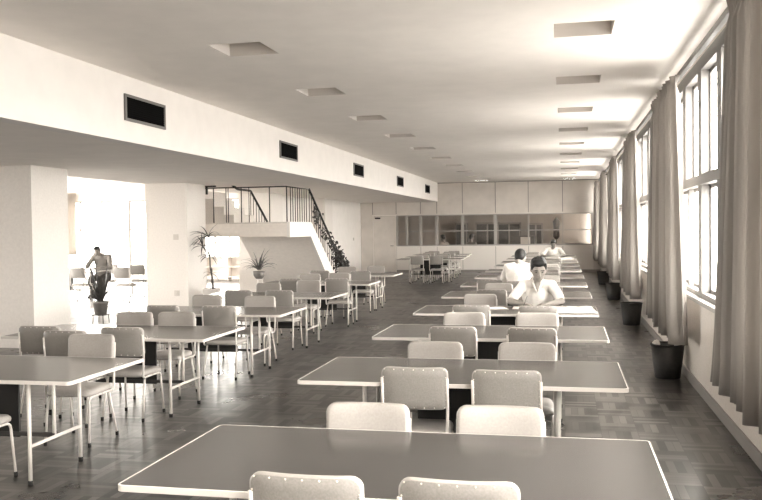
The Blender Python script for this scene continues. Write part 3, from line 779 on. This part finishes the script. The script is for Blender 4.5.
    hell(h, H(0, -.022, .030), (.088, .098, .098), Rh); hell(h, H(.01, .045, .094), (.070, .058, .040), Rh); hell(h, H(0, -.06, -.025), (.074, .052, .07), Rh)
    for s in (-1, 1): hell(h, H(s*.070, .0, .030), (.014, .045, .040), Rh)
    rr = random.Random(4)
    for k in range(44):
        a = rr.uniform(0, 2*PI); u = rr.uniform(.2, 1)
        hell(h, H(.076*math.cos(a)*u, -.005+.088*math.sin(a)*u, .126-.055*u*u), (.014, .014, .016), Rh)
    remesh('hair', h, M['hair'], t, vox, 2)
    e = bmesh.new()
    for s in (-1, 1): hell(e, H(s*.031, .085, .004), (.011, .008, .0045), Rh)
    for s in (-1, 1): _cap(e, H(s*.014, .097, .028), .0035*hs, H(s*.046, .086, .028), .003*hs, 8)
    obj('eyes', e, M['eye'], t)
    c = bmesh.new(); g = .018
    cap(c, pel-V(0, 0, .04), .16, ch, .162); ell(c, (pel+ch)/2, (.195, .155, .24)); ell(c, ch, (.205, .145, .18)); cap(c, ch, .155, nk-V(0, 0, .06), .075); ell(c, nk-V(0, .01, .07), (.15, .075, .055))
    for s in (-1, 1):
        cap(c, nk-V(0, 0, .036), .058, S[s], .064); cap(c, ch+V(s*.08, 0, .05), .11, S[s], .066)
        E, Wr = Vector(arms[s][0]), Vector(arms[s][1]); q2 = S[s].lerp(E, sleeve) if sleeve <= 1 else E
        cap(c, S[s], .064, q2, .060)
        if sleeve > 1: cap(c, E, .060, E.lerp(Wr, sleeve-1), .046)
    if vneck:
        pass
        for s in (-1, 1):   # open collar leaves
            cap(c, nk+V(s*.058, .0, .022), .015, nk+V(s*.052, .085, -.035), .015, 10); cap(c, nk+V(s*.052, .085, -.035), .016, nk+V(s*.016, .128, -.125), .010, 10)
            cap(c, nk+V(s*.05, 0, .022), .016, nk+V(0, -.06, .025), .016, 10)
    remesh('shirt', c, shirt, t, vox, 7, .007, 9)
    l = bmesh.new(); cap(l, pel-V(.08, 0, .02), .155, pel+V(.08, 0, -.02), .155)
    for s in (-1, 1):
        hp = pel+V(s*.09, 0, -.03); kn = V(s*.13, knees, .52); an = V(s*.14, knees-.03, .12)
        cap(l, hp, .11, kn, .073); cap(l, kn, .073, an, .055)
    remesh('trousers', l, M['trouser'], t, .012)
    for s in (-1, 1):
        an = V(s*.14, knees-.03, .09); z = bmesh.new(); cap(z, an-V(0, .04, .045), .042, an+V(0, .16, -.055), .034)
        bmesh.ops.translate(z, verts=z.verts, vec=(0, 0, 0)); o = remesh('shoe', z, M['shoe'], t, .01)
    return t
PN = (0, 0, 1)
# front reader, facing the camera (local +Y points to the camera)
person('young man in a white open-necked shirt writing, head bent, facing the camera', (-.33, 11.30, 0), PI,
       head=(-.02, .36, 1.215), tilt=.42, turn=.12, sho=((0, .20, 1.06), (-.175, .21, 1.00), (.175, .21, 1.00)), chest=(0, .13, .87),
       arms={-1: ((-.30, .44, .81), (-.13, .66, .80), (.8, .5, -.05), PN, 1), 1: ((.33, .44, .81), (.16, .64, .80), (-.8, .5, -.05), PN, -1)},
       shirt=M['shirt'], skin=M['skin'], sleeve=.78, vneck=True, vox=.0065, hs=1.22)
person('man in a pale shirt seated with his back to the camera', (-.74, 14.30, 0), 0,
       head=(.03, .22, 1.235), tilt=.6, turn=-.1, sho=((0, .10, 1.15), (-.18, .09, 1.07), (.18, .09, 1.07)), chest=(0, .07, .93),
       arms={-1: ((-.27, .28, .83), (-.12, .45, .80), (.6, .8, 0), PN, 1), 1: ((.27, .28, .83), (.12, .45, .80), (-.6, .8, 0), PN, -1)},
       shirt=M['shirt'], skin=M['skind'], sleeve=.8, vox=.010, hs=1.12)
person('small distant reader in a white shirt facing the camera near the glazed partition', (-.32, 27.68, 0), PI,
       head=(0, .22, 1.20), tilt=.5, turn=0, sho=((0, .10, 1.06), (-.20, .11, 1.01), (.20, .11, 1.01)), chest=(0, .07, .88),
       arms={-1: ((-.34, .30, .83), (-.14, .52, .80), (.6, .8, 0), PN, 1), 1: ((.34, .30, .83), (.14, .52, .80), (-.6, .8, 0), PN, -1)},
       shirt=M['shirt'], skin=M['skind'], sleeve=.8, vox=.011)
person('person in a grey shirt seated in the bright left area, hand raised to face', (-12.08, 20.90, 0), PI,
       head=(.05, .20, 1.25), tilt=.35, turn=.2, sho=((0, .06, 1.13), (-.23, .06, 1.09), (.23, .06, 1.09)), chest=(0, .06, .95),
       arms={-1: ((-.38, .30, .81), (-.08, .52, .80), (.8, .5, 0), PN, 1), 1: ((.27, .34, .84), (.13, .27, 1.10), (-.35, -.1, 1), (.3, .9, .1), 1)},
       shirt=M['shirtg'], skin=M['skind'], sleeve=1.6, vox=.011)
person('office worker behind the partition glass, pale shirt, left of the pair', (-4.86, 35.5, .0), .9,
       head=(0, .10, 1.33), tilt=.2, turn=0, sho=((0, .04, 1.13), (-.2, .04, 1.06), (.2, .04, 1.06)), chest=(0, .03, .92),
       arms={-1: ((-.31, .22, .82), (-.14, .44, .80), (.6, .8, 0), PN, 1), 1: ((.31, .22, .82), (.14, .44, .80), (-.6, .8, 0), PN, -1)},
       shirt=M['bookl'], skin=M['skind'], sleeve=1.6, vox=.012)
person('office worker behind the partition glass, dark haired, right of the pair', (-3.70, 34.7, .0), -.6,
       head=(0, .10, 1.35), tilt=.2, turn=0, sho=((0, .04, 1.14), (-.2, .04, 1.07), (.2, .04, 1.07)), chest=(0, .03, .92),
       arms={-1: ((-.31, .22, .82), (-.14, .44, .80), (.6, .8, 0), PN, 1), 1: ((.31, .22, .82), (.14, .44, .80), (-.6, .8, 0), PN, -1)},
       shirt=M['shirtg'], skin=M['skind'], sleeve=1.6, vox=.012)
for x, y, r, w in ((-4.86, 35.5, .9, 'left'), (-3.70, 34.7, -.6, 'right')):
    d_ = V(math.sin(r), -math.cos(r), 0); dup(chair0, (x+d_.x*.03, y+d_.y*.03, 0), r, 'office chair under the %s worker behind the glass' % w, 'office chairs')

# ------------------------------------------------------------------ things on tables
def sheet(name, lab, x, y, w, d, rz, m, th=.004, curl=.006, z=TH, cat='paper', group=None):
    q = bmesh.new(); n = 10; G = []
    for j in range(n+1):
        G.append([q.verts.new(((i/n-.5)*w, (j/n-.5)*d, th+curl*abs(noise.noise(V(i*.31+x*9, j*.27, y))))) for i in range(n+1)])
    for j in range(n):
        for i in range(n): q.faces.new((G[j][i], G[j][i+1], G[j+1][i+1], G[j+1][i])).smooth = True
    r = bmesh.ops.extrude_face_region(q, geom=q.faces[:])
    for v in r['geom']:
        if isinstance(v, bmesh.types.BMVert): v.co.z = .0015
    return tag(obj(name, q, m, None, (x, y, z), rz), lab, cat, group)
def book(lab, x, y, z, w, d, h, rz, m, group=None):
    t = thing('book', lab, 'book', (x, y, z), rz, group)
    obj('cover', mk(lambda q: (box(q, -w/2, w/2, -d/2, d/2, 0, .003), box(q, -w/2, w/2, -d/2, d/2, h-.003, h), box(q, -w/2, -w/2+.003, -d/2, d/2, .003, h-.003))), m, t)
    obj('pages', mk(lambda q: box(q, -w/2+.003, w/2-.005, -d/2+.005, d/2-.005, .003, h-.003)), M['paper'], t)
sheet('newspaper', 'large open white newspaper spread over the right end of the reader\'s table', .09, 10.30, .52, .78, .06, M['paper'], .004, .02)
sheet('paper_sheet', 'white paper sheets under the hands of the writing man', -.40, 10.52, .42, .30, .0, M['paper'], .004, .003)
sheet('paper_sheet', 'loose white paper left of the writing man\'s arm', -.80, 10.45, .22, .28, .3, M['paper'], .004, .006)
book('small closed light book at the left of the writing man', -1.03, 10.46, TH, .15, .2, .02, .4, M['bookl'])
book('thin booklet beside the small light book on the reader\'s table', -1.12, 10.20, TH, .13, .18, .012, -.3, M['paper2'])
pen = bmesh.new(); tube(pen, [(0, 0, 0), (.05, .03, .13)], .004, 6); tag(obj('pen', pen, M['book'], None, (-.49, 10.60, .768)), 'dark pen in the hand of the writing man', 'pen')
for i, (x, y, w, d, h, rz, m, lab) in enumerate((
        (-.62, 26.55, .30, .24, .05, .1, 'book', 'dark thick book left of the distant reader in white'),
        (-.28, 26.5, .34, .26, .03, .0, 'bookg', 'grey flat volume in front of the distant reader in white'),
        (.12, 26.5, .36, .26, .045, -.1, 'book', 'dark volume right of the distant reader in white'),
        (-1.12, 21.95, .30, .24, .05, .15, 'bookg', 'grey book on the ninth right-row table, behind the man in pale shirt'),
        (-.72, 24.3, .34, .26, .06, .1, 'bookg', 'grey book on the tenth right-row table, left half'),
        (-.30, 24.3, .32, .26, .03, -.1, 'book', 'dark book on the tenth right-row table, right half'))):
    book(lab, x, y, TH, w, d, h, rz, M[m])
sheet('paper_sheet', 'pale papers on the second table of the bright left area', -10.6, 21.3, .3, .22, .3, M['paper2'])

# office furniture behind the glass
def cabinet(lab, x, w, z1, y=37.1, m='cab', dz=(1.15,)):
    t = thing('cabinet', lab, 'cabinet', (x, y, 0), 0, 'office cabinets')
    obj('cabinet_body', mk(lambda q: [box(q, -w/2, w/2, .02, .45, 0, z1), box(q, -w/2, w/2, -.01, .02, 0, .05), box(q, -w/2, w/2, -.01, .02, z1-.05, z1), box(q, -w/2, -w/2+.04, -.01, .02, .05, z1-.05), box(q, w/2-.04, w/2, -.01, .02, .05, z1-.05)]), M[m], t)
    for s in (-1, 1):
        c = s*w/4
        dd = obj('door', mk(lambda q: rbox(q, c-w/4+.05, c+w/4-.02 if s < 0 else c+w/4-.05, -.005, .018, .08, z1-.08, .004)), M['cabd'], t)
        obj('door_handle', mk(lambda q: box(q, -s*-.03-.008, -s*-.03+.008, -.02, -.004, z1*.5, z1*.5+.12)), M['gframe'], dd)
cabinet('dark office cabinet behind the glass, leftmost of the row', -4.35, .5, 1.95)
cabinet('dark office cabinet behind the glass, second from left', -3.22, 1.0, 1.95)
cabinet('grey office cabinet behind the glass, third from left', -2.3, 1.0, 1.93)
cabinet('narrow grey office cabinet behind the glass, rightmost', -1.17, .6, 1.9)
def desk(lab, x, y):
    t = thing('office_desk', lab, 'desk', (x, y, 0), 0)
    obj('desktop', mk(lambda q: rbox(q, -.7, .7, -.35, .35, .72, .76, .005)), M['cab'], t)
    for s in (-1, 1): obj('pedestal', mk(lambda q: rbox(q, s*.65-.02 if s < 0 else s*.65-.35, s*.65+.35 if s < 0 else s*.65+.02, -.32, .32, 0, .72, .005)), M['cabd'], t)
desk('grey office desk between the two office workers', -4.2, 36.6)
desk('grey office desk behind the middle glass pane carrying a machine', -1.5, 34.6)
desk('grey office desk in the bright right part of the office', .3, 35.5)
t = thing('office_machine', 'dark office machine with a light panel behind the middle glass pane', 'machine', (-1.55, 34.6, TH))
obj('machine_body', mk(lambda q: rbox(q, -.42, .42, -.2, .22, 0, .62, .02)), M['cabd'], t); obj('panel', mk(lambda q: rbox(q, -.12, .26, -.215, -.2, .28, .58, .004)), M['bookl'], t)
t = thing('typewriter', 'grey typewriter on the desk in the bright part of the office', 'typewriter', (.35, 35.4, TH))
obj('typewriter_body', mk(lambda q: prism(q, [(-.2, 0), (-.2, .06), (0, .14), (.05, .24), (.2, .24), (.2, 0)], 'x', -.22, .22)), M['cab'], t)
obj('platen', mk(lambda q: tube(q, [(-.28, .1, .26), (.28, .1, .26)], .025, 12)), M['iron'], t)
t = thing('coat_stand', 'coat stand with a dark coat by the bright office back wall', 'coat stand', (-.30, 37.2, 0))
obj('stand_pole', mk(lambda q: (tube(q, [(0, 0, .02), (0, 0, 2.15)], .02), lathe(q, [(.001, 0), (.2, 0), (.2, .02), (.001, .03)], 16))), M['iron'], t)
obj('coat', mk(lambda q: lathe(q, [(.05, 1.2), (.14, 1.3), (.12, 1.7), (.15, 1.95), (.03, 2.1)], 14)), M['cabd'], t)
# things seen under the landing in the far left windows
t = thing('bookcase', 'low white bookcase under the stair landing before the bright window', 'bookcase', (-12.0, 28.3, 0))
obj('carcass', mk(lambda q: [box(q, -1.3, 1.3, .0, .3, z, z+.03) for z in (.1, .45, .8)]+[box(q, x-.015, x+.015, 0, .3, 0, .83) for x in (-1.285, -.45, .45, 1.285)]+[box(q, -1.3, 1.3, .3, .315, .1, .83)]), M['lower'], t)
for i, (x, w) in enumerate(((-.9, 'left'), (.15, 'middle'), (.95, 'right'))):
    book('dark bound volume lying on top of the white bookcase, %s' % w, -12.0+x, 28.45, .83, .5, .24, .14, 0, M['book'])

# ------------------------------------------------------------------ light, camera
w = bpy.data.worlds.new('sky'); bpy.context.scene.world = w; w.use_nodes = True; nt = w.node_tree
bg = nt.nodes['Background']; bg.inputs['Color'].default_value = (1, .985, .940, 1); bg.inputs['Strength'].default_value = 20.0
tcw = nt.nodes.new('ShaderNodeTexCoord'); sz = nt.nodes.new('ShaderNodeSeparateXYZ'); nt.links.new(tcw.outputs['Generated'], sz.inputs[0])
mrw = nt.nodes.new('ShaderNodeMapRange'); mrw.inputs['From Min'].default_value = -.08; mrw.inputs['From Max'].default_value = .08
mrw.inputs['To Min'].default_value = 11.0; mrw.inputs['To Max'].default_value = 34.0
nt.links.new(sz.outputs['Z'], mrw.inputs['Value']); nt.links.new(mrw.outputs[0], bg.inputs['Strength'])
f, yaw, pitch, roll, H = 856.98, .2101, .0252, -.0128, 1.749
cy, sy, cp, sp = math.cos(yaw), math.sin(yaw), math.cos(pitch), math.sin(pitch)
fw = V(-sy*cp, cy*cp, -sp); rt = V(cy, sy, 0); up = rt.cross(fw)
r2 = math.cos(roll)*rt+math.sin(roll)*up; u2 = -math.sin(roll)*rt+math.cos(roll)*up
cam = bpy.data.cameras.new('camera'); co = bpy.data.objects.new('camera', cam); C.objects.link(co)
cam.sensor_width = 36; cam.lens = f/762*36; cam.clip_start = .05; cam.clip_end = 200
m = Matrix((r2, u2, -fw)).transposed().to_4x4(); m.translation = V(0, 0, H); co.matrix_world = m
S = bpy.context.scene; S.camera = co
S.view_settings.view_transform = 'Standard'; S.view_settings.look = 'None'; S.view_settings.gamma = 1; S.view_settings.use_curve_mapping = False
S.view_settings.exposure = 0.38
try:
    S.cycles.max_bounces = 10; S.cycles.diffuse_bounces = 7; S.cycles.glossy_bounces = 4; S.cycles.transparent_max_bounces = 12
    S.cycles.use_denoising = True; S.cycles.sample_clamp_indirect = 8
except Exception: pass
